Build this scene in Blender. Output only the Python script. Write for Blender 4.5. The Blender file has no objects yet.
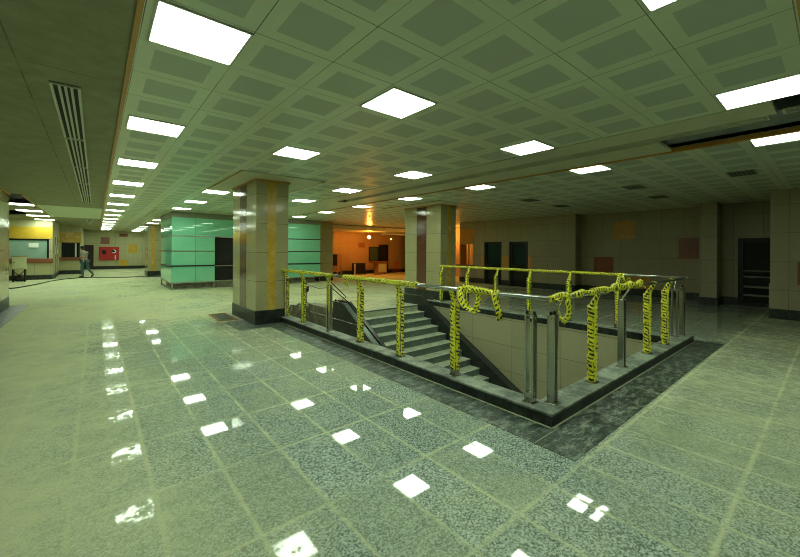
import bpy, bmesh, math, random
from mathutils import Vector, Matrix
random.seed(7)
C = bpy.context.scene.collection
S = bpy.context.scene
H = 3.155                      # ceiling height
PX, PY = 0.63, 0.62            # ceiling panel module
OX, OY, OX2 = 0.235, 0.185, 6.77

# ------------------------------------------------------------------ materials
class NT:
    def __init__(s, name):
        s.m = bpy.data.materials.new(name); s.m.use_nodes = True
        s.t = s.m.node_tree; s.b = s.t.nodes['Principled BSDF']
    def n(s, typ, **kw):
        o = s.t.nodes.new(typ)
        for k, v in kw.items(): setattr(o, k, v)
        return o
    def l(s, a, b): s.t.links.new(a, b)
    def val(s, sock, v):
        if isinstance(v, bpy.types.NodeSocket): s.l(v, sock)
        else: sock.default_value = v
    def math(s, op, a, b=0.0, c=None):
        o = s.n('ShaderNodeMath', operation=op)
        s.val(o.inputs[0], a); s.val(o.inputs[1], b)
        if c is not None: s.val(o.inputs[2], c)
        return o.outputs[0]
    def mix(s, f, a, b):
        o = s.n('ShaderNodeMix', data_type='RGBA')
        s.val(o.inputs[0], f)
        for i, v in ((6, a), (7, b)):
            if isinstance(v, bpy.types.NodeSocket): s.l(v, o.inputs[i])
            else: o.inputs[i].default_value = (*v, 1)
        return o.outputs[2]
    def obj(s):
        return s.n('ShaderNodeTexCoord').outputs['Object']
    def uv(s):
        return s.n('ShaderNodeTexCoord').outputs['UV']
    def sep(s, v):
        o = s.n('ShaderNodeSeparateXYZ'); s.l(v, o.inputs[0]); return o.outputs
    def scale(s, v, k):
        o = s.n('ShaderNodeVectorMath', operation='MULTIPLY'); s.l(v, o.inputs[0]); o.inputs[1].default_value = k
        return o.outputs[0]
    def noise(s, v, sc, det=3.0, rough=.55):
        o = s.n('ShaderNodeTexNoise'); s.l(v, o.inputs['Vector'])
        o.inputs['Scale'].default_value = sc; o.inputs['Detail'].default_value = det; o.inputs['Roughness'].default_value = rough
        return o.outputs['Fac']
    def ramp(s, f, a, b):
        o = s.n('ShaderNodeMapRange'); s.l(f, o.inputs[0]); o.inputs[1].default_value = a; o.inputs[2].default_value = b
        return o.outputs[0]
    def set(s, col=None, rough=None, metal=None, spec=None):
        for k, v in (('Base Color', col), ('Roughness', rough), ('Metallic', metal), ('Specular IOR Level', spec)):
            if v is None: continue
            if isinstance(v, bpy.types.NodeSocket): s.l(v, s.b.inputs[k])
            elif k == 'Base Color': s.b.inputs[k].default_value = (*v, 1)
            else: s.b.inputs[k].default_value = v
    def bump(s, h, strength, dist=.01):
        o = s.n('ShaderNodeBump'); s.l(h, o.inputs['Height']); o.inputs['Strength'].default_value = strength
        o.inputs['Distance'].default_value = dist; s.l(o.outputs[0], s.b.inputs['Normal'])

def plain(name, col, rough=.5, metal=0., var=.12, sc=14., bump=0., spec=.5):
    t = NT(name); v = t.obj(); f = t.noise(v, sc, 5.)
    t.set(t.mix(f, tuple(c * (1 - var) for c in col), tuple(min(1, c * (1 + var)) for c in col)), rough, metal, spec)
    if bump: t.bump(f, bump)
    return t.m

def emitter(name, col, st):
    t = NT(name); t.set((.8, .8, .8), .4)
    t.b.inputs['Emission Color'].default_value = (*col, 1); t.b.inputs['Emission Strength'].default_value = st
    return t.m

def frac_edge(t, x, off, pitch, w):
    """1 on the joint lines of a grid, 0 elsewhere; also the fraction and cell index"""
    q = t.math('DIVIDE', t.math('SUBTRACT', x, off), pitch)
    fr = t.math('FRACT', t.math('ADD', q, 400.0))
    d = t.math('ABSOLUTE', t.math('SUBTRACT', fr, .5))
    return t.math('GREATER_THAN', d, .5 - w / pitch / 2), d, t.math('FLOOR', q)

def cell_rand(t, ix, iy):
    cb = t.n('ShaderNodeCombineXYZ'); t.l(ix, cb.inputs[0]); t.l(iy, cb.inputs[1])
    wn = t.n('ShaderNodeTexWhiteNoise', noise_dimensions='2D'); t.l(cb.outputs[0], wn.inputs['Vector'])
    return wn.outputs['Value'], wn.outputs['Color']

def mat_ceiling_panel(name, ox):
    t = NT(name); v = t.obj(); x, y, z = t.sep(v)
    ex, dx, ix = frac_edge(t, x, ox, PX, .007); ey, dy, iy = frac_edge(t, y, OY, PY, .007)
    rv, rc = cell_rand(t, ix, iy)
    inner = t.math('MULTIPLY', t.math('LESS_THAN', dx, .325), t.math('LESS_THAN', dy, .325))
    n = t.noise(v, 3., 5.); n2 = t.noise(v, 160., 2.)
    light = t.mix(n, (.62, .69, .54), (.74, .80, .64))
    dark = t.mix(n2, (.39, .455, .39), (.555, .62, .53))
    col = t.mix(inner, light, dark)
    col = t.mix(t.math('MULTIPLY', rv, .16), col, (.45, .47, .36))
    joint = t.math('MAXIMUM', ex, ey)
    vis = t.ramp(t.noise(v, 1.1, 2.), .35, .6)
    col = t.mix(t.math('MULTIPLY', joint, t.math('ADD', t.math('MULTIPLY', vis, .6), .25)), col, (.03, .035, .025))
    t.set(col, t.mix(inner, (.29, .29, .29), (.44, .44, .44)), 0., .55)
    # every metal panel hangs at a very slightly different angle
    sub = t.n('ShaderNodeVectorMath', operation='SUBTRACT'); t.l(rc, sub.inputs[0]); sub.inputs[1].default_value = (.5, .5, .5)
    scl = t.n('ShaderNodeVectorMath', operation='SCALE'); t.l(sub.outputs[0], scl.inputs[0]); scl.inputs['Scale'].default_value = .006
    geo = t.n('ShaderNodeNewGeometry')
    add = t.n('ShaderNodeVectorMath', operation='ADD'); t.l(geo.outputs['Normal'], add.inputs[0]); t.l(scl.outputs[0], add.inputs[1])
    nm = t.n('ShaderNodeVectorMath', operation='NORMALIZE'); t.l(add.outputs[0], nm.inputs[0])
    mx = t.math('MAXIMUM', t.math('SMOOTH_MAX', dx, .47, .02), t.math('SMOOTH_MAX', dy, .47, .02))
    bp = t.n('ShaderNodeBump'); t.l(mx, bp.inputs['Height']); bp.inputs['Strength'].default_value = .5; bp.inputs['Distance'].default_value = .012
    t.l(nm.outputs[0], bp.inputs['Normal']); t.l(bp.outputs[0], t.b.inputs['Normal'])
    return t.m

def mat_board(name, a, b, rough=.75):
    t = NT(name); v = t.obj(); x, y, z = t.sep(v)
    ex, dx, ix = frac_edge(t, x, -.51, 2.4, .012); ey, dy, iy = frac_edge(t, y, 4.3, 2.45, .012)
    rv, rc = cell_rand(t, ix, iy)
    n = t.noise(v, 5., 8., .7)
    col = t.mix(t.ramp(n, .3, .7), a, b)
    j = t.math('MAXIMUM', ex, ey)
    br = t.ramp(t.noise(v, 2.3, 3.), .4, .55)
    col = t.mix(t.math('MULTIPLY', j, t.math('ADD', .25, t.math('MULTIPLY', br, .5))), col, tuple(c * .35 for c in a))
    vo = t.n('ShaderNodeTexVoronoi'); t.l(v, vo.inputs['Vector']); vo.inputs['Scale'].default_value = 2.6
    spot = t.math('LESS_THAN', vo.outputs['Distance'], .035)
    col = t.mix(t.math('MULTIPLY', spot, .6), col, tuple(c * .4 for c in a))
    t.set(col, rough); t.bump(n, .15)
    return t.m

def mat_tile(name, a, b, pu, pz, ou=0., oz=0., rough=.22, w=.008, jc=(.05, .05, .03), dusty=.3):
    """stone cladding with joints; runs along X or Y, whichever way the face lies"""
    t = NT(name); v = t.obj(); x, y, z = t.sep(v)
    g = t.n('ShaderNodeNewGeometry'); nx, ny, nz = t.sep(g.outputs['Normal'])
    side = t.math('GREATER_THAN', t.math('ABSOLUTE', nx), .5)
    u = t.math('ADD', t.math('MULTIPLY', side, y), t.math('MULTIPLY', t.math('SUBTRACT', 1., side), x))
    ez, dz, iz = frac_edge(t, z, oz, pz, w)
    if pu: eu, du, iu = frac_edge(t, u, ou, pu, w); j = t.math('MAXIMUM', eu, ez)
    else: iu = iz; j = ez
    rv, rc = cell_rand(t, iu, iz)
    n = t.math('ADD', t.math('MULTIPLY', t.noise(v, 4., 6., .6), .45), t.math('MULTIPLY', t.noise(v, 60., 4., .6), .55))
    col = t.mix(t.math('ADD', t.math('MULTIPLY', t.ramp(n, .25, .75), .7), t.math('MULTIPLY', rv, .3)), a, b)
    col = t.mix(t.math('MULTIPLY', j, .8), col, jc)
    rg = t.math('ADD', rough, t.math('MULTIPLY', t.noise(v, 3., 4.), dusty))
    t.set(col, rg)
    return t.m

def mat_floor():
    t = NT('terrazzo_floor'); v = t.obj(); x, y, z = t.sep(v)
    ex, dx, ix = frac_edge(t, x, .30, .4225, .017); ey, dy, iy = frac_edge(t, y, 2.06, .82, .016)
    rv, rc = cell_rand(t, ix, iy)
    vo = t.n('ShaderNodeTexVoronoi'); t.l(v, vo.inputs['Vector']); vo.inputs['Scale'].default_value = 105.
    cr, cg, cbl = t.sep(vo.outputs['Color'])
    sp = t.ramp(cr, 0., 1.)
    stone = t.mix(t.ramp(sp, .1, .9), (.075, .115, .105), (.56, .65, .59))
    stone = t.mix(t.math('MULTIPLY', rv, .4), stone, (.13, .19, .17))
    big = t.noise(v, .55, 5., .6)
    fine = t.noise(v, 4., 8., .7)
    # trampled building dust: thick on the left and at the back, swept thin in the middle
    lft = t.ramp(x, 1.1, -.5)
    rgt = t.math('MULTIPLY', t.ramp(x, 2.8, 4.2), t.ramp(y, 1.6, 1.2))
    far = t.ramp(y, 4.5, 11.)
    dust = t.math('ADD', t.math('MULTIPLY', t.math('MAXIMUM', t.math('MAXIMUM', lft, far), t.math('MULTIPLY', rgt, .55)), .70),
                  t.math('MULTIPLY', t.ramp(t.math('ADD', t.math('MULTIPLY', big, .65), t.math('MULTIPLY', fine, .35)), .42, .70), .50))
    dust = t.math('MAXIMUM', t.math('ADD', dust, t.math('MULTIPLY', t.math('SUBTRACT', rv, .5), .14)), 0.)
    wob = t.math('MULTIPLY', t.math('SUBTRACT', t.noise(v, 14., 4.), .5), .03)
    j = t.math('MAXIMUM', t.ramp(t.math('ADD', dx, wob), .445, .49), t.ramp(t.math('ADD', dy, t.math('MULTIPLY', wob, .6)), .47, .494))
    jv = t.ramp(t.noise(v, 1.7, 3.), .3, .55)
    dust = t.math('MINIMUM', t.math('ADD', dust, t.math('MULTIPLY', j, t.math('MULTIPLY', t.math('ADD', .10, t.math('MULTIPLY', jv, .5)), t.math('SUBTRACT', 1.0, dust)))), .92)
    dustc = t.mix(fine, (.50, .53, .31), (.68, .69, .43))
    t.set(t.mix(dust, stone, dustc), None)
    smear = t.noise(t.scale(v, (1.6, 1., 1.)), 9., 7., .8)
    t.set(None, t.math('ADD', .022, t.math('MULTIPLY', dust, .05)), None, .5)
    # where the dust lies thick it hides the polish altogether
    cov = t.math('ADD', t.math('ADD', t.math('MULTIPLY', dust, 1.25), t.math('MULTIPLY', lft, .27)), t.math('MULTIPLY', t.math('SUBTRACT', smear, .5), 3.2))
    cov = t.ramp(cov, .62, .95)
    df = t.n('ShaderNodeBsdfDiffuse'); t.l(t.mix(dust, stone, dustc), df.inputs['Color'])
    mx = t.n('ShaderNodeMixShader'); t.l(cov, mx.inputs[0]); t.l(t.b.outputs[0], mx.inputs[1]); t.l(df.outputs[0], mx.inputs[2])
    t.l(mx.outputs[0], t.t.nodes['Material Output'].inputs['Surface'])
    return t.m

def mat_dark_marble(name, k=1.0, dust=.5, rough=.25):
    t = NT(name); v = t.obj(); x, y, z = t.sep(v)
    n = t.noise(t.scale(v, (1., 1.6, 1.)), 7., 9., .72)
    col = t.mix(t.ramp(n, .42, .64), (.010 * k, .017 * k, .015 * k), (.06 * k, .085 * k, .075 * k))
    nz_ = t.n('ShaderNodeTexNoise'); t.l(t.scale(v, (1.2, 2.6, 1.)), nz_.inputs['Vector'])
    for k_, q in (('Scale', 4.5), ('Detail', 12.), ('Roughness', .86), ('Distortion', .35)): nz_.inputs[k_].default_value = q
    n2 = nz_.outputs['Fac']
    col = t.mix(t.math('MULTIPLY', t.ramp(n2, .485, .60), dust), col, (.36, .43, .34))
    ex, dx, ix = frac_edge(t, x, 3.86, 1.06, .012); ey, dy, iy = frac_edge(t, y, 1.62, 1.5, .012)
    g = t.n('ShaderNodeNewGeometry'); nx, ny, nz = t.sep(g.outputs['Normal'])
    up = t.math('GREATER_THAN', nz, .5)
    jj = t.math('ADD', t.math('MULTIPLY', ex, t.math('GREATER_THAN', x, 3.2)), t.math('MULTIPLY', ey, t.math('LESS_THAN', x, 3.2)))
    col = t.mix(t.math('MULTIPLY', t.math('MULTIPLY', jj, up), .75), col, (.36, .38, .25))
    t.set(col, t.math('ADD', rough, t.math('MULTIPLY', n2, .35)))
    return t.m

def mat_dusty_stone(name, a, b, dustc=(.40, .43, .32), lo=.42, hi=.7, rough=.6):
    t = NT(name); v = t.obj()
    n = t.noise(v, 12., 9., .75); n2 = t.noise(v, 4., 9., .7)
    t.set(t.mix(t.ramp(n2, lo, hi), t.mix(n, a, b), dustc), rough)
    t.bump(n, .15)
    return t.m

def mat_stair():
    """grey granite, pale dust on the treads"""
    t = NT('stair_granite'); v = t.obj()
    g = t.n('ShaderNodeNewGeometry'); nx, ny, nz = t.sep(g.outputs['Normal'])
    up = t.math('GREATER_THAN', nz, .5)
    n = t.noise(v, 60., 3.); n2 = t.noise(v, 5., 9., .7)
    base = t.mix(n, (.075, .115, .095), (.17, .22, .18))
    col = t.mix(t.math('MULTIPLY', up, t.ramp(n2, .2, .6)), base, (.46, .49, .37))
    col = t.mix(t.math('MULTIPLY', t.ramp(n2, .5, .72), .35), col, (.36, .40, .30))
    t.set(col, .6)
    return t.m

def mat_rubble():
    t = NT('raw_concrete'); v = t.obj()
    n = t.noise(v, 5., 10., .75); n2 = t.noise(v, 22., 6., .7)
    col = t.mix(t.ramp(n, .35, .68), (.11, .105, .07), (.40, .38, .27))
    col = t.mix(t.ramp(n2, .62, .7), col, (.48, .47, .34))
    t.set(col, .9); t.bump(n, .8, .05)
    return t.m

def mat_tape():
    t = NT('caution_tape_film'); uv = t.uv(); u, vv, w_ = t.sep(uv)
    ob = t.obj(); n = t.noise(ob, 26., 4., .6)
    n1 = t.noise(ob, 9., 2.)
    a = t.math('FRACT', t.math('ADD', t.math('ADD', t.math('MULTIPLY', vv, 21.), t.math('MULTIPLY', u, 2.)), t.math('ADD', 200., t.math('MULTIPLY', n, .9))))
    b = t.math('FRACT', t.math('ADD', t.math('MULTIPLY', u, 3.), t.math('ADD', 50., t.math('MULTIPLY', n1, 1.6))))
    mark = t.math('MULTIPLY', t.math('LESS_THAN', a, .40), t.math('LESS_THAN', b, .66))
    col = t.mix(n, (.74, .72, .02), (.92, .86, .05))
    col = t.mix(t.ramp(t.noise(ob, 55., 2.), .35, .62), t.mix(.3, col, (.34, .40, .02)), col)
    t.set(t.mix(mark, col, (.012, .014, .01)), .38)
    t.bump(n, .5, .012)
    return t.m

def mat_glass_green():
    t = NT('green_back_painted_glass'); v = t.obj()
    n = t.noise(v, 1.4, 4.)
    t.set(t.mix(n, (.19, .58, .38), (.28, .70, .49)), .02, 0., .6)
    return t.m

def mat_plaster_brick(name, a, b):
    return mat_dusty_stone(name, a, b, tuple(min(1, c * 1.5) for c in b), .5, .8, .35)

M = dict(
    panel=mat_ceiling_panel('metal_ceiling_panel', OX), panel2=mat_ceiling_panel('metal_ceiling_panel_beyond', OX2),
    board=mat_board('grey_board', (.24, .24, .15), (.34, .335, .22)),
    board2=plain('pale_board', (.60, .66, .49), .6, var=.08, sc=3.),
    strip=plain('plain_ceiling_strip', (.58, .59, .44), .42, var=.12, sc=4.),
    slab=plain('dark_slab', (.05, .05, .045), .9),
    trim=plain('orange_trim', (.52, .26, .055), .45, var=.2, sc=20.),
    floor=mat_floor(), border=mat_dark_marble('green_black_marble', .9, .75), base=mat_dark_marble('black_granite', .4, .10, .2),
    kerbtop=mat_dusty_stone('kerb_top_stone', (.05, .065, .06), (.13, .15, .13), (.33, .37, .29), .40, .62),
    pillar=mat_tile('beige_marble', (.33, .30, .155), (.43, .395, .215), 0, .63, 0, .30, .09, dusty=.05),
    stripe_r=mat_dusty_stone('red_marble', (.075, .028, .018), (.15, .06, .04), (.22, .11, .07), .55, .8, .05),
    stripe_y=mat_dusty_stone('yellow_onyx', (.42, .23, .03), (.62, .40, .06), (.68, .50, .15), .45, .75, .15),
    wallt=mat_tile('beige_wall_tile', (.30, .255, .155), (.40, .35, .225), .66, .70, .10, 0., .3),
    wallfar=mat_tile('pale_wall_tile', (.44, .43, .23), (.56, .54, .31), .62, .62, 0., .25, .3),
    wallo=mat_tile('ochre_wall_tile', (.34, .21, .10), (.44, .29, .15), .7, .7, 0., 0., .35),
    voidw=mat_tile('stairwell_tile', (.36, .34, .21), (.46, .43, .28), 1.2, .62, .2, -.05, .25),
    orange=mat_dusty_stone('orange_stone', (.52, .22, .035), (.64, .30, .05), (.68, .38, .10), .5, .8, .3),
    brown=mat_dusty_stone('brown_stone', (.20, .05, .02), (.28, .075, .03), (.33, .11, .05), .5, .8, .3),
    yellow=mat_dusty_stone('yellow_stone', (.58, .36, .02), (.72, .47, .05), (.76, .55, .12), .5, .8, .3),
    brick=mat_dusty_stone('brick_red_stone', (.22, .08, .05), (.32, .13, .08), (.4, .2, .13), .5, .8, .35),
    stair=mat_stair(), rubble=mat_rubble(), pconc=plain('grey_green_concrete', (.09, .10, .08), .85, 0., .4, 6.), tape=mat_tape(), green=mat_glass_green(),
    steel=plain('brushed_steel', (.52, .52, .49), .26, 1., .1, 40.), steel_d=plain('dusty_steel', (.50, .50, .46), .22, 1., .12, 5.),
    white=plain('white_metal', (.55, .58, .5), .4, 0., .05), black=plain('black_paint', (.012, .012, .012), .35),
    slot=plain('slot_black', (.006, .006, .006), .7), dglass=plain('dark_glass', (.016, .018, .018), .12, 0., .1, 1., spec=.25), dteal=plain('dim_teal_glass', (.05, .09, .075), .2, 0., .1, 1.),
    tglass=plain('teal_glass', (.30, .46, .38), .08, 0., .15, 1.5), frame=plain('black_frame', (.008, .008, .007), .35, spec=.3),
    light=emitter('light_diffuser', (.82, 1., .75), 10.), bulb=emitter('glowing_bulb', (1., .33, .035), 200.),
    smallbulb=emitter('small_glowing_bulb', (1., .6, .2), 6.),
    red=plain('red_enamel', (.50, .012, .012), .3, 0., .1), counter=plain('red_brown_counter', (.26, .085, .04), .3, 0., .2),
    cream=plain('cream_enamel', (.50, .52, .30), .4, 0., .06), paper=plain('paper', (.80, .84, .78), .7, 0., .02),
    wood=plain('worn_plywood', (.34, .19, .09), .6, 0., .3, 8.), rubber=plain('black_rubber', (.015, .016, .013), .6),
    skin=plain('skin', (.42, .25, .17), .5), shirt=plain('grey_shirt', (.22, .24, .19), .8), jeans=plain('blue_jeans', (.04, .095, .10), .8),
    hair=plain('black_hair', (.012, .011, .01), .6), shoe=plain('dark_shoe', (.018, .018, .018), .5),
    cream_dark=plain('stringer_stone', (.022, .026, .024), .3, 0., .4, 8.), grille=plain('grey_louver', (.22, .24, .18), .5),
    grille_d=plain('dark_louver', (.05, .055, .045), .6), duct=plain('galvanised_duct', (.22, .25, .25), .5, .2, .45, 4.), grout=plain('pale_grout', (.36, .38, .25), .8),
    sgreen=plain('green_steel', (.09, .13, .105), .3, .3, .25, 12.),
)

# ------------------------------------------------------------------ geometry helpers
class MB:
    def __init__(s): s.b = bmesh.new(); s.uv = s.b.loops.layers.uv.new('UVMap')
    def box(s, x0, x1, y0, y1, z0, z1, bev=0.):
        vs = [s.b.verts.new(p) for p in ((x0, y0, z0), (x1, y0, z0), (x1, y1, z0), (x0, y1, z0), (x0, y0, z1), (x1, y0, z1), (x1, y1, z1), (x0, y1, z1))]
        fs = [s.b.faces.new([vs[i] for i in q]) for q in ((3, 2, 1, 0), (4, 5, 6, 7), (0, 1, 5, 4), (1, 2, 6, 5), (2, 3, 7, 6), (3, 0, 4, 7))]
        if bev:
            es = list({e for f in fs for e in f.edges})
            bmesh.ops.bevel(s.b, geom=es, offset=bev, segments=1, affect='EDGES')
        return s
    def quadbox(s, pts, t):
        """prism of a polygon in any plane, thickened along vector t"""
        t = Vector(t); a = [s.b.verts.new(p) for p in pts]; b = [s.b.verts.new(Vector(p) + t) for p in pts]
        n = len(a); s.b.faces.new(a[::-1]); s.b.faces.new(b)
        for i in range(n): s.b.faces.new((a[i], a[(i + 1) % n], b[(i + 1) % n], b[i]))
        return s
    def tube(s, pts, r, seg=10, ry=None, jit=0., caps=True, closed=False, up=None):
        pts = [Vector(p) for p in pts]; n = len(pts); rings = []; L = 0.; Ls = []
        u0 = None
        for i, p in enumerate(pts):
            if i: L += (p - pts[i - 1]).length
            Ls.append(L)
            d = (pts[min(i + 1, n - 1)] - pts[max(i - 1, 0)])
            d = d.normalized() if d.length > 1e-9 else Vector((0, 0, 1))
            if u0 is None:
                u0 = Vector(up) if up else (Vector((0, 0, 1)) if abs(d.z) < .9 else Vector((1, 0, 0)))
            a = (u0 - d * u0.dot(d))
            a = a.normalized() if a.length > 1e-6 else d.orthogonal().normalized()
            u0 = a; c = d.cross(a)
            rr = r[i] if isinstance(r, (list, tuple)) else r
            r2 = ry if ry is not None else rr
            k = 1 + random.uniform(-jit, jit)
            rings.append([s.b.verts.new(p + a * math.cos(2 * math.pi * j / seg) * rr * k * (1 + random.uniform(-jit, jit) * .5)
                                        + c * math.sin(2 * math.pi * j / seg) * r2 * k) for j in range(seg)])
        for i in range(n - 1):
            for j in range(seg):
                f = s.b.faces.new((rings[i][j], rings[i][(j + 1) % seg], rings[i + 1][(j + 1) % seg], rings[i + 1][j]))
                f.smooth = True
                for lp, (uu, vv) in zip(f.loops, ((j, Ls[i]), (j + 1, Ls[i]), (j + 1, Ls[i + 1]), (j, Ls[i + 1]))):
                    lp[s.uv].uv = (uu / seg, vv)
        if caps: s.b.faces.new(rings[0][::-1]); s.b.faces.new(rings[-1])
        return s
    def ribbon(s, pts, wv, thick=.004):
        """a flat band along pts, wv = half-width vector (or list)"""
        pts = [Vector(p) for p in pts]; n = len(pts); L = 0.; rows = []
        for i, p in enumerate(pts):
            if i: L += (p - pts[i - 1]).length
            h = Vector(wv[i] if isinstance(wv, list) else wv)
            d = (pts[min(i + 1, n - 1)] - pts[max(i - 1, 0)]).normalized()
            nn = d.cross(h); nn = nn.normalized() * thick / 2 if nn.length > 1e-6 else Vector((0, 0, thick / 2))
            rows.append(([s.b.verts.new(q) for q in (p - h + nn, p + h + nn, p + h - nn, p - h - nn)], L))
        us = (0, .5, .55, 1.05, 1.1)
        for i in range(n - 1):
            (a, la), (b, lb) = rows[i], rows[i + 1]
            for j in range(4):
                f = s.b.faces.new((a[j], a[(j + 1) % 4], b[(j + 1) % 4], b[j])); f.smooth = j in (0, 2)
                for lp, (uu, vv) in zip(f.loops, ((us[j], la), (us[j + 1], la), (us[j + 1], lb), (us[j], lb))): lp[s.uv].uv = (uu, vv)
        s.b.faces.new(rows[0][0][::-1]); s.b.faces.new(rows[-1][0])
        return s
    def ball(s, c, r, sc=(1, 1, 1), seg=14):
        o = bmesh.ops.create_uvsphere(s.b, u_segments=seg, v_segments=seg // 2 + 2, radius=r)
        for v in o['verts']: v.co = Vector((v.co.x * sc[0], v.co.y * sc[1], v.co.z * sc[2])) + Vector(c)
        for f in {f for v in o['verts'] for f in v.link_faces}: f.smooth = True
        return s
    def rot(s, ang, axis, cen):
        bmesh.ops.rotate(s.b, verts=s.b.verts, cent=cen, matrix=Matrix.Rotation(ang, 3, axis)); return s
    def build(s, name, m, parent=None, loc=None):
        bmesh.ops.recalc_face_normals(s.b, faces=s.b.faces)
        me = bpy.data.meshes.new(name)
        if loc is not None: bmesh.ops.translate(s.b, verts=s.b.verts, vec=-Vector(loc))
        s.b.to_mesh(me); s.b.free()
        me.materials.append(M[m] if isinstance(m, str) else m)
        o = bpy.data.objects.new(name, me); C.objects.link(o)
        if loc is not None: o.location = loc
        if parent is not None: o.parent = parent
        return o

def tag(o, label=None, cat=None, group=None, kind=None):
    for k, v in (('label', label), ('category', cat), ('group', group), ('kind', kind)):
        if v: o[k] = v
    return o
def empty(name, loc, label, cat, group=None, kind=None, rz=0.):
    o = bpy.data.objects.new(name, None); C.objects.link(o); o.location = loc; o.rotation_euler = (0, 0, rz); o.empty_display_size = .1
    return tag(o, label, cat, group, kind)
def box(*a, bev=0.): return MB().box(*a, bev=bev)
def struct(name, mb, m, label, cat): return tag(mb.build(name, m), label, cat, None, 'structure')
def ch(name, mb, m, parent):
    """child built in world coordinates under a thing that stands at its own base point"""
    o = mb.build(name, m); o.parent = parent
    if parent.type == 'EMPTY': o.matrix_parent_inverse = parent.matrix_basis.inverted()   # mesh parents already sit at the world origin
    return o

ORD = ['first', 'second', 'third', 'fourth', 'fifth', 'sixth', 'seventh', 'eighth', 'ninth', 'tenth', 'eleventh', 'twelfth', 'thirteenth',
       'fourteenth', 'fifteenth', 'sixteenth', 'seventeenth', 'eighteenth']

# ------------------------------------------------------------------ floor
VX0, VX1, VXM, VY0, VYS, VYL = 3.42, 7.68, 4.96, 1.91, 8.07, 10.2      # stairwell opening
fl = MB()
for r in ((-9, VX0, -6, 41), (VX0, VXM, -6, VY0), (VX0, VXM, VYL, 41), (VXM, VX1, -6, VY0), (VXM, VX1, VYS, 41), (VX1, 27, -6, 41)):
    fl.box(*r, -.16, 0)
struct('floor', fl, 'floor', 'dusty speckled grey-green terrazzo tile floor of the hall', 'floor')
bd = MB()
bd.box(2.82, 3.19, 1.28, 7.60, -.01, .004).box(3.19, 8.46, 1.28, 1.66, -.01, .004).box(2.2, 3.19, 7.6, 8.02, -.01, .004).box(2.2, 2.63, 8.02, 8.72, -.01, .004)
struct('trim_1', bd, 'border', 'dark green marble band set in the floor around the stairwell kerb', 'floor border')
struct('trim_2', MB().box(3.165, 3.187, 1.66, 7.9, -.01, .006).box(3.19, 8.3, 1.64, 1.658, -.01, .006), 'grout', 'pale grout line at the foot of the stairwell kerb', 'grout line')
struct('trim_3', box(-1.86, -1.47, 10.0, 14.95, -.01, .004).box(-2.6, -1.86, 14.6, 14.95, -.01, .004), 'border', 'dark floor band at the foot of the pillar by the ticket booths', 'floor border')

# kerb round the opening
k = empty('kerb', (3.19, 1.66, 0), 'low black granite kerb with dusty grey top around the stairwell', 'kerb', None, 'structure')
ch('kerb_face', MB().box(3.19, 3.415, 1.66, 7.98, 0, .10).box(3.415, 8.3, 1.66, 1.905, 0, .10).box(7.685, 8.0, 1.905, 7.95, 0, .10), 'base', k)
ch('kerb_top', MB().box(3.185, 3.42, 1.655, 7.98, .10, .124, bev=.004).box(3.42, 8.305, 1.655, 1.91, .10, .124, bev=.004).box(7.68, 8.005, 1.91, 7.95, .10, .124, bev=.004), 'kerbtop', k)
ch('kerb_lip', MB().box(7.665, 7.679, 1.91, 7.95, .0, .122), 'base', k)

# stairwell shell
struct('wall_stairwell', box(7.672, 7.9, 1.5, 8.9, -3.7, -.16).box(7.672, 7.68, 1.91, 8.9, -.16, -.003), 'voidw', 'beige tiled wall of the stairwell beside the stairs', 'wall')
struct('wall_stairwell_front', box(3.3, 7.7, 1.7, 1.905, -3.7, -.16), 'voidw', 'tiled wall of the stairwell under the front kerb', 'wall')
struct('wall_stairwell_side', box(3.2, 3.415, 1.7, 10.4, -3.7, -.16), 'rubble', 'raw concrete wall of the escalator pit under the side kerb', 'wall')
struct('floor_stairwell', box(3.2, 7.9, 1.5, 10.4, -3.85, -3.7), 'stair', 'lower landing at the bottom of the stairwell', 'floor')
rb = MB(); nx_, nz_ = 30, 24; gv = {}
for i in range(nx_ + 1):
    for j in range(nz_ + 1):
        x_ = 3.4 + 1.56 * i / nx_; z_ = -3.7 + (3.7 + .02) * j / nz_
        top = .035 * math.sin(i * 1.7) + random.uniform(-.02, .03) if j == nz_ else 0
        gv[i, j] = rb.b.verts.new((x_, 10.2 - .25 * (1 - j / nz_) * abs(math.sin(i * .5)) + random.uniform(-.06, .05), z_ + top))
for i in range(nx_):
    for j in range(nz_): rb.b.faces.new((gv[i, j], gv[i + 1, j], gv[i + 1, j + 1], gv[i, j + 1]))
rb.box(3.3, 5.2, 10.24, 10.5, -3.7, -.16).box(4.93, 5.19, 8.76, 10.3, -3.7, .01)
struct('wall_stairwell_back', rb, 'rubble', 'rough broken concrete wall at the back of the escalator pit', 'wall')

# stairs
st = empty('staircase', (6.4, 8.07, 0), 'grey granite staircase going down inside the railed stairwell', 'stairs', None, 'structure')
NS, TR, RI = 20, .288, .165
for i in range(1, NS):
    y1 = VYS - TR * (i - 1); z = -RI * i
    o = ch('step', MB().box(5.18, 7.42, y1 - TR - .02, y1 + .02, z - .035, z, bev=.006).box(5.18, 7.42, y1 - TR, y1 + .26, z - .18, z - .035), 'stair', st)
ch('top_step', box(5.18, 7.68, VYS - .02, VYS + .32, -.035, .003, bev=.004), 'stair', st)
def nose(y): return -(VYS - y) / TR * RI
ye = VYS - TR * NS
def stringer(x0, x1, up, yt, depth):
    mb = MB(); yk = VYS + .02
    pts = [(x0, yt, up), (x0, yk, up), (x0, ye, nose(ye) + up), (x0, ye, nose(ye) + up - depth), (x0, yk, -.2 - (depth - .5)), (x0, yt, -.2 - (depth - .5))]
    return mb.quadbox(pts, (x1 - x0, 0, 0))
ch('stringer', stringer(7.42, 7.675, .24, 8.95, .62), 'cream_dark', st)
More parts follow.
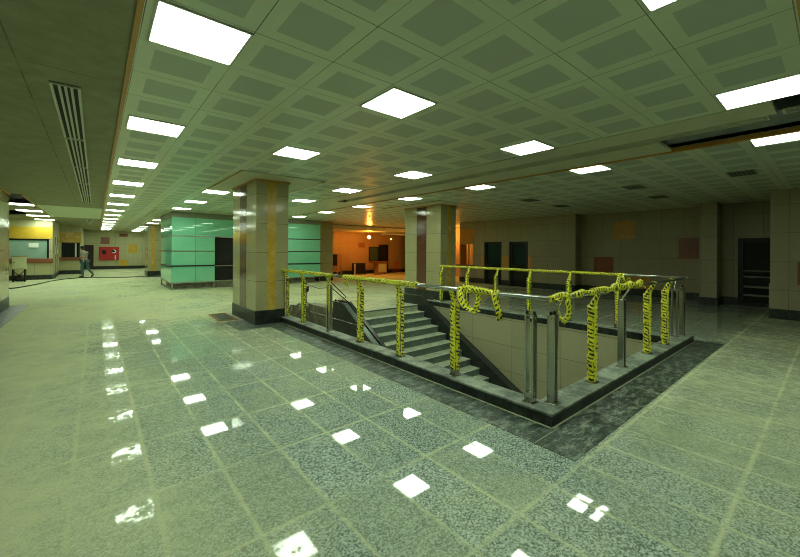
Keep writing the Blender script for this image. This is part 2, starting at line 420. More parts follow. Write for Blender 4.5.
ch('stringer_cap', MB().quadbox([(7.40, 8.97, .24), (7.40, VYS + .02, .24), (7.40, ye, nose(ye) + .24), (7.40, ye, nose(ye) + .275), (7.40, VYS + .02, .275), (7.40, 8.97, .275)], (.10, 0, 0)), 'base', st)
pb = MB()
pts = [(4.94, 8.75, .2), (4.94, 8.25, .2), (4.94, ye, nose(ye) + .10), (4.94, ye, -3.7), (4.94, 8.75, -3.7)]
pb.quadbox(pts, (.25, 0, 0))
ch('parapet', pb, 'pconc', st)
slope = [(8.80, .21), (8.25, .21), (ye, nose(ye) + .11)]
for xa, xb, mt, nm, dz in ((4.92, 4.96, 'cream_dark', 'parapet_trim', .03), (4.98, 5.09, 'sgreen', 'parapet_band', .012), (5.11, 5.20, 'cream_dark', 'parapet_trim', .05)):
    ch(nm, MB().quadbox([(xa, y, z) for y, z in slope] + [(xa, y, z + dz) for y, z in slope[::-1]], (xb - xa, 0, 0)), mt, st)
for y_ in (8.72, 8.45):
    tag(MB().tube([(5.0, y_, .21), (5.0, y_, .25)], .025, 10).ball((5.0, y_, .26), .03).build('knob', 'rubber'),
        'black knob on the stair parapet end, ' + ('farther from the stairs' if y_ > 8.6 else 'nearer the stairs'), 'knob')

# floor hatch by the pillar
hh = empty('floor_hatch', (2.34, 9.42, 0), 'floor hatch with brown rim and a flat dark plate as pit shade beside the square pillar', 'floor hatch')
ch('hatch_rim', MB().box(2.14, 2.18, 8.9, 9.94, -.005, .02).box(2.50, 2.54, 8.9, 9.94, -.005, .02).box(2.18, 2.50, 8.9, 8.94, -.005, .02).box(2.18, 2.50, 9.90, 9.94, -.005, .02), 'wood', hh)
ch('pit_shade_plate', box(2.18, 2.50, 8.94, 9.90, -.005, .005), 'pconc', hh)  # flat plate, no hole: the shade of an open pit is its dark colour

# ------------------------------------------------------------------ ceiling
XS0, XS1 = OX + 8 * PX, 6.73           # plain strip between the two panel fields
struct('ceiling', box(.225, XS0, .17, 41, H, H + .06), 'panel', 'metal panel ceiling with dark perforated squares over the hall', 'ceiling')
struct('ceiling_beyond', box(XS1 + .05, 27, -6, 41, H, H + .06), 'panel2', 'dim metal panel ceiling on the far side of the orange trim', 'ceiling')
cl = MB().box(-9, .19, -6, 14.75, H, H + .06).box(-1.62, .19, 14.75, 41, H, H + .06).box(-9, -3.4, 14.75, 41, H, H + .06).box(-3.4, -1.62, 18.3, 21.1, H, H + .06).box(-3.4, -1.62, 24.1, 41, H, H + .06).box(-2.34, -1.62, 21.1, 24.1, H, H + .06)
struct('ceiling_board', cl, 'board', 'plain grey board ceiling beside the brown trim', 'ceiling')
struct('ceiling_front', box(.19, 6.78, -6, .13, H, H + .06).box(.19, .225, .13, .17, H, H + .06), 'strip', 'plain ceiling in front of the orange cross trim', 'ceiling')
struct('ceiling_patch', box(-1.60, .17, 17.8, 23.8, H - .012, H - .001), 'board2', 'pale smooth board patch in the grey ceiling near the ticket booths', 'ceiling panel')
cs = MB().box(XS0 + .005, 5.78, .44, 41, H - .012, H + .03).box(6.05, XS1, 1.62, 41, H - .012, H + .03).box(5.78, 6.05, 10.0, 41, H - .012, H + .03)
struct('ceiling_strip', cs, 'strip', 'plain ceiling strip holding the slot diffuser, broken open at one end', 'ceiling')
struct('roof_slab', box(-9, 27, -6, 41, 3.95, 4.1), 'slab', 'dark concrete slab seen through the ceiling openings', 'roof slab')
struct('trim_4', box(.19, .225, .13, 41, H - .02, H + .03), 'trim', 'long brown trim between the grey board and the panel ceiling', 'trim')
struct('trim_5', box(.225, XS0, .13, .17, H - .02, H + .03), 'trim', 'orange cross trim at the front edge of the panel ceiling', 'trim')
struct('trim_6', box(XS1 - .02, XS1 + .05, -2, 41, H - .03, H + .03), 'trim', 'orange trim along the far side of the slot diffuser strip', 'trim')
struct('trim_7', box(-1.65, -1.61, 14.75, 27, H - .02, H + .03), 'trim', 'orange trim of the ceiling lane before the ticket booth', 'trim')
# soffits round the pillars
def soffit(n, x0, x1, y0, y1, label):
    s_ = struct('ceiling_soffit', box(x0, x1, y0, y1, H - .016, H - .002), 'strip', label, 'ceiling panel')
    e = .02
    ch('edge_trim', MB().box(x0 - e, x0, y0, y1, H - .022, H - .002).box(x1, x1 + e, y0, y1, H - .022, H - .002), 'trim', s_)
soffit(1, 2.17, 3.9, 7.35, 10.2, 'plain soffit around the square pillar beside the railing')
soffit(2, 8.0, 9.8, 7.7, 10.6, 'plain soffit around the pillar behind the stairs')
soffit(3, 1.75, 9.3, 16.3, 20.6, 'plain soffit over the green glass kiosk')
# lower ceiling of the lamp-lit room
struct('ceiling_lower', box(8.9, 27, 18.6, 22, 2.88, 3.1), 'strip', 'lowered ceiling over the orange lit room', 'ceiling')

# exposed duct in the broken strip
e = empty('air_duct', (6.2, -.3, 3.23), 'grey air duct inside the open ceiling strip', 'duct')
ch('duct_body', MB().box(6.02, 6.66, -2.5, 1.9, 3.23, 3.6, bev=.02), 'duct', e)
for y_ in (-1.5, 1.2): ch('hanger', box(6.2, 6.24, y_, y_ + .03, 3.6, 3.95), 'steel_d', e)

# ------------------------------------------------------------------ ceiling lights
def light(cx, cy, label, group, s=.275, z=H, sy=None):
    sy = sy or s
    e = empty('ceiling_light', (cx, cy, z), label, 'ceiling light', group)
    f = .018
    m_ = MB()
    for (a, b, c, d) in ((cx - s - f, cx + s + f, cy - sy - f, cy - sy), (cx - s - f, cx + s + f, cy + sy, cy + sy + f), (cx - s - f, cx - s, cy - sy, cy + sy), (cx + s, cx + s + f, cy - sy, cy + sy)):
        m_.box(a, b, c, d, z - .014, z - .001)
    ch('frame', m_, 'white', e)
    ch('diffuser', box(cx - s, cx + s, cy - sy, cy + sy, z - .010, z - .001), 'light', e)
    return e
def rowy(n): return OY + PY * (4 * n + .5) + .06 * max(0, n - 1)
xA, xB, xC, xD = OX + .5 * PX + .02, OX + 3.5 * PX, OX + 7.5 * PX - .03, OX2 + .5 * PX - .06
for n in range(15):
    light(xA, rowy(n), f'square ceiling light, {ORD[n]} from the front in the row along the brown trim', 'lights along the brown trim')
nb = 0
for n in (0, 1, 2, 4, 5, 6):
    light(xB, rowy(n), f'square ceiling light, {ORD[nb]} from the front in the row of the square pillar', 'lights in the pillar row'); nb += 1
for i, y_ in enumerate((22.6, 25.4, 29.6, 32.0, 34.4, 36.8)):
    light(xB + .08, y_, f'square ceiling light beyond the green kiosk, {ORD[i]} behind its corner', 'lights beyond the kiosk')
for n in range(5):
    light(xC, rowy(n), f'square ceiling light, {ORD[n]} from the front in the row beside the slot diffuser', 'lights beside the slot diffuser')
for n in range(7):
    light(xD + .02, rowy(n), f'square ceiling light, {ORD[n]} from the front in the row past the orange trim', 'lights past the orange trim')
light(9.95, 10.95, 'square ceiling light peeking out behind the pillar at the stair top', None)
for i, y_ in enumerate((18.0, 20.75, 23.6, 26.4)):
    light(-2.05, y_, f'long ceiling light in the lane before the ticket booth, {ORD[i]} from the front', 'lights before the ticket booth', .36)

# slot diffusers
def diffuser(x0, x1, y0, y1, label, group, z=H - .001, slots=4, m='white'):
    e = empty('slot_diffuser', ((x0 + x1) / 2, (y0 + y1) / 2, z), label, 'air diffuser', group)
    ch('vent_plate', box(x0, x1, y0, y1, z - .006, z), 'slot', e)
    b = MB(); w = (x1 - x0)
    b.box(x0, x0 + w * .10, y0, y1, z - .022, z - .006); b.box(x1 - w * .10, x1, y0, y1, z - .022, z - .006)
    b.box(x0 + w * .1, x1 - w * .1, y0, y0 + .02, z - .022, z - .006); b.box(x0 + w * .1, x1 - w * .1, y1 - .02, y1, z - .022, z - .006)
    ch('frame', b, m, e)
    b = MB(); iw = w * .8 / slots
    for i in range(1, slots): b.box(x0 + w * .1 + iw * i - .010, x0 + w * .1 + iw * i + .010, y0 + .02, y1 - .02, z - .020, z - .006)
    ch('blades', b, m, e)
ys = [4.63, 6.82, 9.08, 11.3, 13.6, 15.9]
for i in range(5):
    diffuser(-.34, -.12, ys[i] + .015, ys[i + 1] - .015, f'slotted air diffuser in the grey ceiling, {ORD[i]} section from the front', 'diffuser run in the grey ceiling')
diffuser(-.36, -.14, 24.3, 29.0, 'far slotted air diffuser beyond the pale ceiling patch', None)
ys = [.50, 2.75, 5.0, 7.3, 9.6]
for i in range(4):
    diffuser(5.80, 6.03, ys[i] + .01, ys[i + 1] - .01, f'slotted air diffuser in the plain strip, {ORD[i]} section from the broken end', 'diffuser run in the plain strip', H + .02, 3, 'strip')
diffuser(5.74, 5.93, -1.6, .40, 'loose diffuser section hanging in the broken ceiling opening', None, H + .03, 2)
# dark louvres in the dim ceiling
GR = ((9.62, 1.2, 'nearest the wall block at the picture edge'), (9.8, 3.1, 'nearest the side railing run'), (12.0, 3.2, 'near the pier of the recess'), (9.95, 5.9, 'nearest the pillar behind the stairs'), (12.0, 5.95, 'in front of the glass doors'))
for x_, y_, nm in GR:
    e = empty('ceiling_grille', (x_, y_, H), 'grey louvred grille in the dim ceiling, ' + nm, 'ceiling grille', 'grilles in the dim ceiling')
    ch('frame', box(x_ - .28, x_ + .28, y_ - .2, y_ + .2, H - .014, H - .001), 'grille', e)
    b = MB()
    for q in range(6): b.box(x_ - .26, x_ + .26, y_ - .17 + q * .06, y_ - .135 + q * .06, H - .018, H - .014)
    ch('louvre', b, 'grille_d', e)

# ------------------------------------------------------------------ pillars
def pillar(x0, x1, y0, y1, label, stripes, top=H - .002):
    e = empty('pillar', ((x0 + x1) / 2, (y0 + y1) / 2, 0), label, 'pillar', None, 'structure')
    ch('shaft', box(x0, x1, y0, y1, .28, top - .05, bev=.004), 'pillar', e)
    ch('pillar_base', box(x0 - .012, x1 + .012, y0 - .012, y1 + .012, 0, .30, bev=.004), 'base', e)
    ch('shadow_gap', box(x0 - .03, x1 + .03, y0 - .03, y1 + .03, top - .052, top - .012), 'trim', e)
    t = .004
    for face, a, b, m in stripes:
        q = {'x0': (x0 - t, x0 + .01, a, b), 'x1': (x1 - .01, x1 + t, a, b), 'y0': (a, b, y0 - t, y0 + .01)}[face]
        ch('stripe', box(*q, .30, top - .053), m, e)
    return e
pillar(2.63, 3.35, 7.98, 9.68, 'square beige marble pillar with yellow and red stripes beside the railing', [('x0', 8.63, 9.10, 'stripe_r'), ('y0', 2.87, 3.07, 'stripe_y')])
pillar(8.55, 9.28, 8.22, 9.98, 'beige marble pillar with red stripe behind the top of the stairs', [('x0', 8.88, 9.36, 'stripe_r'), ('y0', 8.84, 9.03, 'stripe_y')])
pillar(-2.57, -1.84, 12.94, 14.6, 'beige pillar cut off by the left picture edge', [])
pillar(2.43, 3.10, 27.0, 28.66, 'far beige pillar with yellow stripe next to the green kiosk', [('y0', 2.64, 2.80, 'stripe_y')])
pillar(9.0, 9.9, 17.6, 19.2, 'shaded pillar at the end of the green kiosk', [])

# ------------------------------------------------------------------ railings
def plates(mb, x, y, ax, z0=.124, z1=.99):
    """post of two upright flat bars; ax = the direction the railing runs"""
    for s_ in (-.038, .038):
        if ax == 'y': mb.box(x - .036, x + .036, y + s_ - .010, y + s_ + .010, z0, z1, bev=.003)
        else: mb.box(x + s_ - .010, x + s_ + .010, y - .036, y + .036, z0, z1, bev=.003)
    return mb
RZ = 1.165
def post(parent, x, y, ax, out, arm=True):
    """out = vector from the post to the handrail's line"""
    p = ch('post', plates(MB(), x, y, ax), 'steel_d', parent)
    ch('post_foot', box(x - .06, x + .06, y - .06, y + .06, .122, .132, bev=.002), 'steel_d', p)
    for z_ in (.22, .95):
        e_ = ((x, y - .055, z_), (x, y + .055, z_)) if ax == 'y' else ((x - .055, y, z_), (x + .055, y, z_))
        ch('bolt', MB().tube(e_, .010, 8), 'steel', p)
    if arm:
        ox, oy = out
        pts = [(x + ox * f, y + oy * f, z) for f, z in ((0, .90), (0, .98), (.12, 1.02), (.45, 1.07), (.8, 1.115), (1, RZ - .02))]
        ch('arm', MB().tube(pts, .016, 8, ry=.010), 'steel', p)
    else:
        for s_ in (-.038, .038):
            q = (x, y + s_) if ax == 'y' else (x + s_, y)
            ch('post_cap', MB().tube([(q[0], q[1], .985), (q[0], q[1], 1.02)], .016, 8), 'rubber', p)
    return p
NX, NRX = 3.30, 3.22
near = empty('railing', (NX, 5, .124), 'steel handrail on taped posts along the front kerb of the stairwell', 'railing')
ch('handrail', MB().tube([(NRX, 8.05, RZ), (NRX, 4.0, RZ), (NRX, 1.70, RZ)], .025, 12).ball((NRX, 8.05, RZ), .025), 'steel', near)
near_y = [7.92, 7.06, 5.98, 4.96, 3.95, 2.93, 1.94]
for i, y_ in enumerate(near_y): post(near, NX, y_, 'y', (NRX - NX, 0), i != 6)
RYP, RRY = 1.79, 1.70
right = empty('railing', (5.5, RYP, .124), 'steel handrail on posts along the short side kerb with thick tape bundle', 'railing')
right_x = [3.45, 4.35, 5.24, 6.22, 7.08, 8.10]
ch('handrail', MB().tube([(3.25, RRY, RZ - .004), (5.5, RRY, RZ - .004), (7.905, RRY, RZ - .004)], .021, 12), 'steel', right)
for i, x_ in enumerate(right_x): post(right, x_, RYP, 'x', (0, RRY - RYP), i not in (0, 5))
FX, FRX = 7.84, 7.94
far = empty('railing', (FX, 4.6, .124), 'steel handrail on taped posts along the far kerb of the stairwell', 'railing')
ch('handrail', MB().tube([(FRX, 7.6, RZ), (FRX, 4.0, RZ), (FRX, 1.70, RZ)], .023, 12).ball((FRX, 1.70, RZ), .024), 'steel', far)
far_y = [7.5, 6.52, 5.58, 4.66, 3.72, 2.76, 1.84]
for i, y_ in enumerate(far_y): post(far, FX, y_, 'y', (FRX - FX, 0))

# ------------------------------------------------------------------ caution tape
def wrap(x, y, z0, z1, ax, label, group, head=None, rx=.062, ry=.047):
    n = int((z1 - z0) / .022); pts = []; 
    for i in range(n + 1):
        z = z0 + (z1 - z0) * i / n
        pts.append((x + random.uniform(-.004, .004), y + random.uniform(-.004, .004), z))
    rr = [rx * (1 + .07 * math.sin(i * 1.9 + x * 3)) for i in range(n + 1)]
    b = MB()
    b.tube(pts, rr, 14, ry=ry, jit=.07, up=(0, 1, 0) if ax == 'y' else (1, 0, 0))
    if head:      # tape carried on up the bent arm to the rail
        hp = [(x, y, z1 - .03)]
        for f in (.15, .5, .85, 1.):
            hp.append((x + head[0] * f + random.uniform(-.006, .006), y + head[1] * f + random.uniform(-.006, .006), z1 + (RZ + .015 - z1) * f))
        b.tube(hp, [.045, .036, .028, .026, .024], 10, jit=.12)
    o = tag(b.build('caution_tape', 'tape', None, (x, y, z0)), label, 'caution tape', group)
    return o
g1 = 'tape wraps on the front railing posts'
h1 = (NRX - NX, 0)
for i, (y_, nm) in enumerate(((7.92, 'right beside the square pillar'), (7.06, 'second from the square pillar'))):
    wrap(NX, y_, .14, .99, 'y', f'yellow-black tape wrapped around the front railing post {nm}', g1, h1, .056, .046)
wrap(NX, 4.96, .14, 1.0, 'y', 'yellow-black tape wrapped around the post in front of the stair parapet', g1, h1)
wrap(NX, 3.95, .13, 1.0, 'y', 'yellow-black tape wrapped around the post before the middle of the steps', g1, h1)
wrap(NX, 2.93, .20, .98, 'y', 'yellow-black tape wrapped around the post nearest the bare corner posts', g1, h1)
b = MB().ribbon([(NX - .03, 5.92, 1.12), (NX - .05, 5.91, 1.0), (NX - .045, 5.92, .8), (NX - .05, 5.91, .6), (NX - .04, 5.92, .47)], (0, .035, 0))
b.ribbon([(NX - .03, 5.98, 1.15), (NX - .06, 5.95, 1.1), (NX - .055, 5.92, .95), (NX - .06, 5.93, .62)], (0, .03, .004))
tag(b.build('caution_tape', 'tape', None, (NX, 5.98, .5)), 'yellow tape hanging down half of the bare steel post', 'caution tape')
g2 = 'tape wraps on the side railing posts'; h2 = (0, RRY - RYP)
for x_, nm in ((4.35, 'nearest the bare corner posts'), (6.22, 'behind the bare middle post'), (7.08, 'nearest the far corner')):
    wrap(x_, RYP, .14, .99, 'x', f'yellow-black tape wrapped around the side railing post {nm}', g2, h2, .065, .05)
g3 = 'tape wraps on the far railing posts'; h3 = (FRX - FX, 0)
for i, y_ in enumerate(far_y[:6]):
    z0 = (.15, .6, .15, .14, .14, .2)[i]
    wrap(FX, y_, z0, .98, 'y', f'yellow-black tape wrapped around the far railing post, {ORD[i]} from the pillar', g3, h3, .054, .045)
def railwrap(pts, r, label, jit=.12):
    P = [Vector(p) for p in pts]; out = []
    for a, b_ in zip(P, P[1:]):
        n = max(2, int((b_ - a).length / .03))
        for i in range(n): out.append(a + (b_ - a) * i / n + Vector((random.uniform(-.004, .004), 0, random.uniform(-.006, .004))))
    out.append(P[-1])
    return tag(MB().tube(out, r, 12, jit=jit).build('caution_tape', 'tape', None, tuple(P[0])), label, 'caution tape')
railwrap([(NRX, 8.1, RZ), (NRX, 5.75, RZ)], .034, 'yellow tape wound along the front handrail next to the square pillar')
railwrap([(NRX, 5.35, RZ), (NRX, 3.5, RZ)], .036, 'yellow tape wound along the front handrail above the steps')
railwrap([(FRX, 7.62, RZ), (FRX, 5.0, RZ), (FRX, 2.68, RZ)], .031, 'yellow tape wound along the far handrail')
b = MB(); pts = []
for i in range(60):
    f = i / 59; x_ = 3.30 + f * 2.35
    pts.append((x_, RRY + .012 * math.sin(i * .9), RZ + .005 + .012 * math.sin(i * .55) + .02 * f))
b.tube(pts, [.025 + .008 * abs(math.sin(i * .37)) + .010 * (i > 36) for i in range(60)], 12, jit=.14)
for c in range(7):     # loose turns round the bundle
    x_ = 3.5 + c * .32
    b.ribbon([(x_ + .02 * math.sin(a), RRY + .04 * math.sin(a), RZ + .008 + .04 * math.cos(a)) for a in [q * math.pi / 5 for q in range(11)]], (.03, 0, 0))
b.ribbon([(5.55, RRY - .01, RZ + .03), (5.75, RRY - .02, RZ - .03), (5.95, RRY + .02, RZ - .08)], (0, .01, .02))
tag(b.build('caution_tape', 'tape', None, (3.3, RRY, RZ)), 'thick yellow bundle of tape twisted along the side handrail', 'caution tape')
# knot and loops hanging from the front rail
def loop(cy, cz, ry_, rz_, x, a0=0., a1=360., n=18):
    return [(x + .02 * math.sin(i * .7), cy + ry_ * math.cos(math.radians(a0 + (a1 - a0) * i / n)), cz + rz_ * math.sin(math.radians(a0 + (a1 - a0) * i / n))) for i in range(n + 1)]
b = MB()
b.ribbon(loop(2.58, RZ - .10, .08, .13, NRX - .03, 90, 460), [(.016, .022 * math.cos(math.radians(90 + 370 * i / 18)), .022 * math.sin(math.radians(90 + 370 * i / 18))) for i in range(19)])
b.ribbon([(NRX - .03, 2.72, RZ + .035), (NRX - .04, 2.6, RZ + .03), (NRX - .035, 2.42, RZ + .015), (NRX - .03, 2.28, RZ)], (0, .004, .035))
b.ribbon([(NRX - .03, 2.76, RZ + .03), (NRX - .05, 2.73, RZ - .08), (NRX - .03, 2.68, RZ - .18), (NRX - .04, 2.58, RZ - .21), (NRX - .03, 2.50, RZ - .22)], (.028, -.022, .012))
b.ribbon([(NRX - .03, 2.30, RZ + .03), (NRX - .05, 2.27, RZ - .05), (NRX - .03, 2.24, RZ - .16), (NRX - .04, 2.215, RZ - .27)], (.024, -.02, 0))
b.tube([(NRX, 2.78, RZ), (NRX, 2.62, RZ + .004), (NRX, 2.25, RZ)], .034, 10, jit=.15)
tag(b.build('caution_tape', 'tape', None, (NRX, 2.6, RZ)), 'yellow tape knotted in dangling loops on the bare front handrail', 'caution tape')
b = MB()
b.ribbon([(3.26 + .0, RRY - .02, RZ + .0)] + [(3.35 + .10 * math.cos(math.radians(a)), RRY - .07, RZ - .10 + .10 * math.sin(math.radians(a))) for a in range(110, 440, 22)], [(.02, 0, 0)] + [(.028 * math.cos(math.radians(a)), -.012, .028 * math.sin(math.radians(a))) for a in range(110, 440, 22)])
b.ribbon([(3.24, RRY - .03, RZ + .02), (3.27, RRY - .05, RZ - .07), (3.34, RRY - .04, RZ - .14), (3.40, RRY - .05, RZ - .24)], (.022, .016, .008))
b.tube([(3.21, RRY + .0, RZ), (3.27, RRY, RZ + .004), (3.36, RRY, RZ)], .032, 10, jit=.15)
tag(b.build('caution_tape', 'tape', None, (3.3, RRY, RZ)), 'yellow tape tied in a loop at the near corner of the rail', 'caution tape')
b = MB().ribbon([(NRX, 5.24, RZ - .02), (NRX - .02, 5.22, RZ - .08), (NRX - .01, 5.20, RZ - .15)], (0, .03, 0))
b.ribbon([(NRX, 5.28, RZ - .02), (NRX - .03, 5.27, RZ - .12)], (0, .02, 0))
tag(b.build('caution_tape', 'tape', None, (NRX, 5.24, RZ)), 'short yellow tape tail dangling where the tape begins above the parapet', 'caution tape')
b = MB().ribbon([(FRX, 2.72, RZ + .03), (FRX - .04, 2.7, RZ - .06), (FRX - .05, 2.66, RZ - .16)], (0, .04, 0))
b.ribbon([(FRX, 2.66, RZ + .03), (FRX + .04, 2.62, RZ - .06), (FRX - .02, 2.60, RZ - .15)], (0, .04, 0))
tag(b.build('caution_tape', 'tape', None, (FRX, 2.7, RZ)), 'yellow tape ends dangling where the far handrail turns bare', 'caution tape')

# thin stanchion and cord at the back of the pit
e = empty('stanchion', (4.92, 10.32, 0), 'thin steel rod standing at the back edge of the escalator pit', 'stanchion')
ch('rod', MB().tube([(4.92, 10.32, 0), (4.92, 10.32, .62)], .014, 8), 'steel_d', e)
ch('foot', MB().tube([(4.92, 10.32, 0), (4.92, 10.32, .02)], .06, 12), 'steel_d', e)
ch('rag', MB().ball((4.93, 10.30, .42), .05, (1, .8, 1.4)).ball((4.95, 10.29, .5), .03), 'rubber', e)
def cord(pts, r, label, m='rubber'):
    return tag(MB().tube(pts, r, 6).build('cord', m), label, 'cord')
cord([(NX, 7.06, .88), (4.2, 8.8, .62), (4.92, 10.32, .58)], .006, 'thin cord from the second taped post to the steel rod')
cord([(4.92, 10.32, .58), (4.1, 8.0, .70), (NX + .03, 6.0, .92)], .006, 'thin cord from the steel rod to the bare post')
cord([(NX + .03, 5.98, 1.02), (4.4, 7.2, .55), (5.0, 8.46, .27)], .009, 'upper black cord from the bare post to the parapet knob')
cord([(NX + .03, 5.98, .93), (4.3, 6.6, .35), (4.94, 7.55, .0)], .009, 'lower black cord from the bare post to the parapet side')
cord([(NX, 7.93, .40), (NX, 6.9, .39), (NX, 5.9, .385), (NX, 4.85, .38)], .004, 'thin cord strung low between the front railing posts', 'steel_d')

# ------------------------------------------------------------------ right walls
RW = 15.0
wr = MB()
wr.box(RW, RW + .5, 6.85, 8.97, 0, H).box(RW, RW + .5, 9.96, 10.37, 0, H).box(RW, RW + .5, 11.39, 12.05, 0, H)
wr.box(RW, RW + .5, 8.97, 9.96, 2.08, H).box(RW, RW + .5, 10.37, 11.39, 2.08, H)
wr.box(RW, RW + .5, 12.05, 13.0, 0, .92).box(RW, RW + .5, 12.05, 13.0, 2.06, H)
w_ = struct('wall_right', wr, 'wallt', 'dim beige tiled wall with two glass doors behind the far railing', 'wall')
def panel(parent, q, m, label=None):
    o = ch('accent_panel', box(*q), m, parent)
    if label: o['label'] = label
panel(w_, (RW - .006, RW + .01, 8.80, 8.97, .70, 1.40), 'orange'); panel(w_, (RW - .006, RW + .01, 9.96, 10.37, .70, 1.40), 'orange')
panel(w_, (RW - .006, RW + .01, 11.39, 11.6, .70, 1.40), 'orange'); panel(w_, (RW - .006, RW + .01, 12.05, 13.0, 2.08, 2.8), 'orange')
struct('baseboard_right', MB().box(RW - .02, RW, 6.83, 8.97, 0, .25).box(RW - .02, RW, 9.96, 10.37, 0, .25).box(RW - .02, RW, 11.39, 13.0, 0, .25).box(RW - .02, RW + .6, 6.83, 6.85, 0, .25), 'base', 'black granite base along the wall with the glass doors', 'baseboard')
def glassdoor(n, y0, y1, label, x=RW, top=2.08, reflected_stripes=False):
    d = empty(f'door_{n}', (x + .1, (y0 + y1) / 2, 0), label, 'door', None, 'structure')
    f = .12
    ch('door_frame', MB().box(x + .04, x + .16, y0, y0 + f, 0, top).box(x + .04, x + .16, y1 - f, y1, 0, top).box(x + .04, x + .16, y0 + f, y1 - f, top - f, top).box(x + .04, x + .16, y0 + f, y1 - f, 0, f * .8), 'frame', d)
    ch('door_glass', box(x + .09, x + .11, y0 + f, y1 - f, f * .8, top - f), 'dglass', d)
    ch('push_bar', MB().tube([(x + .03, y0 + f, .95), (x + .03, y1 - f, .95)], .018, 8), 'frame', d)
    if reflected_stripes:  # thin grey bars stand in for stripes reflected in the glass
        for i, z in enumerate((.30, .55, .86, 1.05)):
            ch('crosspiece', box(x + .05, x + .09, y0 + f, y1 - f, z, z + (.05, .06, .05, .03)[i]), 'grille', d)
    return d
glassdoor(1, 10.37, 11.39, 'black framed glass door farther from the picture centre line, beside the lit hatch')
glassdoor(2, 8.97, 9.96, 'black framed glass door between two orange wall panels, nearer the pier')
bpy.data.objects['door_1']['label'] = 'black framed glass door nearest the lit window opening'
bpy.data.objects['door_2']['label'] = 'black framed glass door farther from the lit window opening'
wn = empty('window_1', (RW + .2, 12.52, .92), 'orange lit window opening with ledge beside the black glass doors', 'window', None, 'structure')
ch('window_frame', MB().box(RW - .01, RW + .5, 12.05, 12.10, .92, 2.06).box(RW - .01, RW + .5, 12.95, 13.0, .92, 2.06).box(RW - .01, RW + .5, 12.1, 12.95, 2.0, 2.06), 'orange', wn)
ch('window_ledge', box(RW - .2, RW + .5, 12.0, 13.1, .84, .93), 'counter', wn)
ch('window_mullion', box(RW + .2, RW + .26, 12.55, 12.60, .93, 2.0), 'orange', wn)
# set back wall, pier and recess
RX = 15.55
w2 = struct('wall_right_middle', MB().box(RX, RX + .4, 2.6, 6.9, 0, H).box(RW + .5, RX, 6.85, 7.2, 0, H), 'wallt', 'dim beige tiled wall with orange and brown panels, set back', 'wall')
for q, m in (((5.62, 4.9, 2.1, 2.8), 'orange'), ((6.35, 5.62, .7, 1.42), 'brown'), ((3.55, 2.85, 1.40, 2.12), 'brown'), ((5.05, 4.35, .25, .72), 'orange')):
    panel(w2, (RX - .008, RX + .01, q[1], q[0], q[2], q[3]), m)
struct('baseboard_right_middle', box(RX - .02, RX, 2.6, 6.85, 0, .25), 'base', 'black granite base of the set back wall', 'baseboard')
p1 = struct('wall_pier', box(14.45, 15.5, 2.35, 2.77, 0, H), 'wallt', 'beige tiled pier left of the recess with the dark glass door', 'wall')
ch('pier_base', box(14.43, 15.5, 2.33, 2.79, 0, .24), 'base', p1)
w3 = struct('wall_recess', MB().box(15.2, 15.6, 1.98, 2.6, 0, H).box(15.2, 15.6, -.2, 1.02, 0, H).box(15.2, 15.6, 1.02, 1.98, 2.06, H), 'wallt', 'shadowed tiled wall of the door recess', 'wall')
ch('recess_base', box(15.18, 15.2, 1.98, 2.35, 0, .24), 'base', w3)
glassdoor(3, 1.02, 1.98, 'dark glass door with reflected stripes built as thin bars in the shadowed recess', 15.2, 2.06, True)
w4 = struct('wall_right_pier', box(12.85, 16, -6, 1.08, .22, H), 'wallt', 'beige tiled wall block at the right picture edge', 'wall')
ch('pier_base', box(12.82, 16, -6, 1.10, 0, .24), 'base', w4)
ch('lower_cladding', box(12.82, 16, -6, 1.095, .24, .85), 'wallt', w4)
panel(w4, (12.843, 12.86, -.3, .62, .85, 1.4), 'brown')

# ------------------------------------------------------------------ orange lamp-lit room
OW = 21.5
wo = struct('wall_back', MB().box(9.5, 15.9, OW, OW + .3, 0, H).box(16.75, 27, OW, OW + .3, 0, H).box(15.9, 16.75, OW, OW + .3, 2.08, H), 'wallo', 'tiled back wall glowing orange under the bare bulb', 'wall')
struct('baseboard_back', MB().box(9.5, 15.9, OW - .03, OW, 0, .25).box(16.75, 27, OW - .03, OW, 0, .25), 'base', 'black base along the orange lit wall', 'baseboard')
wq = empty('window_2', (15.5, OW - .03, .9), 'dark service window in the orange lit wall behind the wooden stand', 'window', None, 'structure')
ch('window_frame', MB().box(15.0, 15.06, OW - .05, OW, .85, 1.92).box(15.84, 15.9, OW - .05, OW, .85, 1.92).box(15.06, 15.84, OW - .05, OW, 1.86, 1.92).box(15.06, 15.84, OW - .05, OW, .85, .9), 'frame', wq)
ch('window_pane', box(15.06, 15.84, OW - .02, OW - .005, .9, 1.86), 'dteal', wq)
dq = empty('door_4', (16.3, OW, 0), 'black doorway in the orange lit wall', 'door', None, 'structure')
ch('door_leaf', box(15.98, 16.68, OW + .1, OW + .14, .02, 2.0), 'slot', dq)
ch('door_frame', MB().box(15.9, 15.98, OW - .03, OW + .15, 0, 2.08).box(16.68, 16.75, OW - .03, OW + .15, 0, 2.08).box(15.98, 16.68, OW - .03, OW + .15, 2.0, 2.08), 'frame', dq)
wm = empty('lectern', (15.65, 20.7, 0), 'worn wooden stand in front of the dark service window', 'stand')
ch('cabinet', box(15.05, 15.85, 20.45, 20.95, .06, .80, bev=.01), 'wood', wm)
ch('counter_top', box(14.7, 16.0, 20.38, 21.0, .80, .88, bev=.01), 'counter', wm)
ch('panel', box(15.12, 15.78, 20.43, 20.46, .14, .72), 'cream', wm)
ch('plinth', box(15.1, 15.8, 20.5, 20.9, 0, .06), 'frame', wm)
cb = empty('cupboard', (12.0, 20.9, 0), 'tall dark wooden cupboard against the orange lit wall', 'cupboard')
ch('body', MB().box(11.65, 12.35, 20.75, 21.3, .62, 1.42, bev=.01), 'wood', cb)
